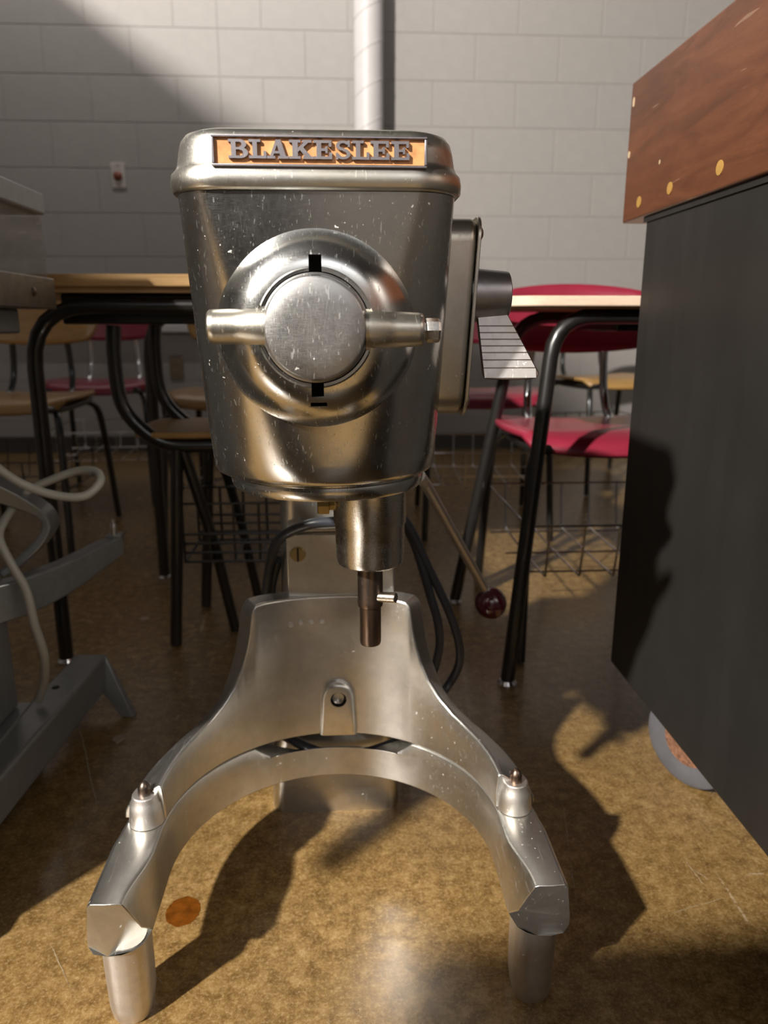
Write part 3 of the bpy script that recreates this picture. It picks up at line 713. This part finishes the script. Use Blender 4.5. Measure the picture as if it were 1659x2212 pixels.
# right desk
rd = root('desk', 'pale edged desk with splayed black tube legs between the mixer and the work bench', 'desk', (.75, 1.5, 0))
obj('desk_top', top_mb(.262, 1.30, 1.262, 1.70, .6875, .7045, .085), 'desk_pale', rd, bevel=.002, label='pale peach desk top edge')
obj('top_underside', top_mb(.272, 1.29, 1.272, 1.69, .6835, .6874, .08), 'desk_wood', rd)
obj('apron', MB().box(.50, 1.36, .645, 1.20, 1.60, .6834), 'black_tube', rd, bevel=.004)
for y, yb, xb, xt in ((1.30, 1.255, .304, .372), (1.64, 1.68, .268, .385)):
    lf = obj('leg_frame', bent([(xb, yb, .004), (xt, y, .672), (1.16, y, .672), (1.24, yb, .004)], .0135, .07), 'black_tube', rd, smooth=60)
    for x in (xb, 1.24):
        obj('glide', MB().lathe([(.017, 0), (.018, .006), (.014, .012)], (x, yb, 0), 'z', 16), 'chrome', lf)

def shell(w_, d_, z, curve, y0):
    mb = MB(); n = 12; rows_ = []
    outl = rrect(-w_/2, w_/2, y0, y0+d_, .07, 6)
    return outl
def chair(label, shellm, legm, cat='chair', group=None, postm='chrome', basket=True, backw=.40):
    c = root('chair', label, cat, (0, 0, 0), group)
    # seat: front edge rolled down, dished (front = -y)
    def seat_z(x, y): return .452 - .012*(1-(x/.2)**2)*sm(-.2, .1, y) - .036*sm(-.12, -.2, y) 
    rings = []
    for dz, k in ((-.006, .97), (0, 1.0), (.006, .97)):
        rings.append([(x*k, y*k, seat_z(x, y)+dz) for x, y in rrect(-.205, .205, -.20, .19, .075, 8)])
    mb = MB()
    n = 9; top_, bot = [], []
    grid = []
    for j in range(n+1):
        for i in range(n+1):
            u, v_ = -1+2*i/n, -1+2*j/n
            x = .205*u*math.sqrt(1-v_*v_/2*.55); y = .195*v_*math.sqrt(1-u*u/2*.55)
            grid.append((x, y, seat_z(x, y)))
    fs = [(j*(n+1)+i, j*(n+1)+i+1, (j+1)*(n+1)+i+1, (j+1)*(n+1)+i) for j in range(n) for i in range(n)]
    s_ = obj('seat', MB().add(grid, fs), shellm, c, smooth=60)
    md = s_.modifiers.new('thick', 'SOLIDIFY'); md.thickness = .011; md.offset = -1
    grid = []
    for j in range(n+1):
        for i in range(n+1):
            u, v_ = -1+2*i/n, -1+2*j/n
            x = backw/2*u*math.sqrt(1-v_*v_/2*.5); z = .672 + .078*v_*math.sqrt(1-u*u/2*.85)
            grid.append((x, .205 - .035*u*u + .02*v_, z))
    b_ = obj('backrest', MB().add(grid, fs), shellm, c, smooth=60)
    md = b_.modifiers.new('thick', 'SOLIDIFY'); md.thickness = .011; md.offset = 1
    for sg in (-1, 1):
        obj('back_post', MB().tube(smooth_path([(sg*.085, .205, .66), (sg*.09, .215, .56), (sg*.095, .205, .48), (sg*.10, .16, .434), (sg*.11, .05, .425)], 5), .0098, 10), postm, c, smooth=60)
        obj('side_frame', MB().tube(smooth_path([(sg*.15, .19, .424), (sg*.165, .10, .418), (sg*.165, -.12, .418), (sg*.15, -.19, .424)], 4), .011, 10), legm, c, smooth=60)
        obj('leg', MB().tube(smooth_path([(sg*.15, -.12, .418), (sg*.175, -.17, .392), (sg*.185, -.195, .30), (sg*.195, -.23, .004)], 5), .0105, 10), legm, c, smooth=60)
        obj('leg', MB().tube(smooth_path([(sg*.15, .12, .418), (sg*.175, .17, .392), (sg*.185, .195, .30), (sg*.195, .24, .004)], 5), .0105, 10), legm, c, smooth=60)
    for yy in (-.13, .13):
        obj('cross_frame', MB().tube([(-.165, yy, .418), (.165, yy, .418)], .010, 10), legm, c, smooth=60)
    if basket:
        bk = MB()
        for k in range(5):
            x = -.14+.07*k
            bk.tube(smooth_path([(x, -.20, .275), (x, -.185, .18), (x, -.15, .165), (x, .15, .165), (x, .185, .18), (x, .20, .275)], 3), .0024, 6)
        for y, z in ((-.20, .275), (.20, .275), (-.15, .165), (-.02, .165), (.15, .165)):
            bk.tube([(-.185, y, z), (.185, y, z)], .0024, 6)
        for sg in (-1, 1):
            bk.tube([(sg*.185, -.20, .275), (sg*.185, .20, .275)], .0024, 6)
        obj('book_basket', bk, postm, c, smooth=60)
    return c
GRP = 'school chairs around the desks'
ch_red = chair('red plastic chair with bright posts pushed under the pale edged desk', 'red_shell', 'black_tube', group=GRP)
ch_red.location = (.545, 1.575, 0)
ch_wood = chair('plywood chair with black tube frame farthest left behind the grey mixer', 'ply', 'black_tube', group=GRP, postm='black_tube')
ch_wood.location = (-.98, 2.33, 0)
copy_tree(ch_red, loc=(-.905, 2.93, 0), rotz=R(4), label='red chair in deep shade beyond the left desk, near the wall')
copy_tree(ch_wood, loc=(-.330, 2.42, 0), rotz=R(-5), label='plywood chair mostly hidden behind the left side of the mixer head')
copy_tree(ch_wood, loc=(1.10, 3.05, 0), rotz=R(12), label='plywood chair by the back wall beside the work bench edge')
copy_tree(ch_red, loc=(.46, 2.42, 0), rotz=R(-3), label='second red chair, farther back, half hidden by the mixer lever')
# seat unit standing under the left desk, side on
su = root('desk_stool', 'plywood seat on an S-curved thick black tube frame under the left desk', 'seat', (-.25, 1.60, 0))
obj('seat', MB().prism(rrect(-.415, -.03, 1.455, 1.70, .06, 8), lambda p: (p[0], p[1], .4410), lambda p: (p[0], p[1], .4535)), 'ply', su, bevel=.004)
for y in (1.47, 1.69):
    x_ = -.425 if y < 1.5 else -.40
    obj('side_frame', MB().tube(smooth_path([(x_-.002, y, .656), (x_-.006, y, .600), (x_, y, .513), (x_+.035, y, .459), (x_+.09, y, .428), (x_+.19, y, .425), (x_+.36, y, .425)], 6), .0140, 14), 'black_tube', su, smooth=60)
    for dx, ex in ((.10, -.015), (.34, .02)):
        obj('leg', MB().tube([(x_+dx, y, .424), (x_+dx+ex, y, .20), (x_+dx+ex*2, y, .004)], .0125, 12), 'black_tube', su, smooth=60)
    obj('leg', MB().tube([(x_+.11, y, .424), (x_+.155, y+.05, .20), (x_+.185, y+.07, .004)], .0115, 12), 'black_tube', su, smooth=60)
bk = MB()
for k, z in enumerate((.30, .235, .215, .195, .175)):
    bk.tube([(-.33, 1.50, z), (-.07, 1.50, z)], .003, 6); bk.tube([(-.33, 1.66, z), (-.07, 1.66, z)], .003, 6)
for k in range(6):
    x = -.33+.052*k; bk.tube([(x, 1.50, .30), (x, 1.50, .175), (x, 1.66, .175), (x, 1.66, .30)], .003, 6)
obj('book_basket', bk, 'black_tube', su, smooth=60)

# ------------------------------------------------------------------ small things on the floor
pts = [(-.191+.0195*cos(2*pi*k/40)*(1+.05*sin(3*k)), .729+.0225*sin(2*pi*k/40)*(1+.04*cos(5*k))) for k in range(40)]
tag(obj('stain', MB().prism(pts, lambda p: (p[0], p[1], .0), lambda p: (p[0], p[1], .0005)), 'stain', smooth=0), 'round orange brown stain on the floor inside the left fork arm', 'stain')
def scrap(cx_, cy_, r_, label):
    pts = [(cx_+r_*cos(2*pi*k/9)*random.uniform(.6, 1.2), cy_+r_*sin(2*pi*k/9)*random.uniform(.6, 1.2)) for k in range(9)]
    tag(obj('paper_scrap', MB().prism(pts, lambda p: (p[0], p[1], .0), lambda p: (p[0], p[1], .0022)), 'scrap', smooth=0), label, 'scrap')
scrap(-.372, 1.105, .012, 'pale crumpled scrap beside the foot of the grey mixer leg')
scrap(-.458, 1.619, .011, 'small pale scrap on the dark floor under the left desk')

# pale scuff lines worn into the floor sealer
FL = bpy.data.objects['floor']
M['scuff'] = simple('pale_scuff', (.30, .23, .14), .6, var=.5, scale=200)
for (ax, ay), (bx_, by_), wd in (((.143, .622), (.218, .639), .0009), ((.306, .900), (.267, .712), .0016), ((.431, .760), (.441, .743), .0012), ((.427, .776), (.431, .736), .0012), ((.494, .750), (.514, .749), .0022),
        ((.372, .694), (.440, .712), .0008), ((-.455, 1.165), (-.353, .933), .0026), ((-.206, .647), (-.192, .632), .0010), ((.243, 1.336), (.340, 1.417), .0030), ((-.326, .690), (-.287, .635), .0011)):
    A_, B_ = Vector((ax, ay, 0)), Vector((bx_, by_, 0)); d_ = (B_-A_).normalized(); n_ = Vector((-d_.y, d_.x, 0)); up_s, lo_s = [], []
    for k in range(13):
        p = A_.lerp(B_, k/12) + n_*random.uniform(-.5, .5)*wd; h_ = wd*.5*random.uniform(.3, 1.0)*(.2 if k in (0, 12) else 1)
        up_s.append((p.x+n_.x*h_, p.y+n_.y*h_)); lo_s.append((p.x-n_.x*h_, p.y-n_.y*h_))
    mb = MB()
    mb.loft([[(u[0], u[1], 0), (u[0], u[1], .0003), (l_[0], l_[1], .0003), (l_[0], l_[1], 0)] for u, l_ in zip(up_s, lo_s)])
    obj('scuff_mark', mb, 'scuff', FL, smooth=0)

# added unseen cart just behind the camera: its shadow lies on the floor at the lower right
ct = root('shadow_blocker', 'added unseen cart standing out of frame behind the camera', 'blocker', (-.38, -.33, 0))
obj('blocker_body', MB().box(-.70, -.54, .12, -.06, -.125, .88), 'base_trim', ct, bevel=.01)  # stands in for the person holding the camera, only to cast shade
obj('blocker_top', MB().box(-.72, -.56, .8805, -.05, -.110, .92), 'base_trim', ct, bevel=.006)
for x in (-.65, -.11):
    for y in (-.49, -.17):
        obj('wheel', MB().lathe([(.05, -.014), (.058, -.010), (.06, 0), (.058, .010), (.05, .014)], (x, y, .06), 'x', 24), 'wheel', ct)
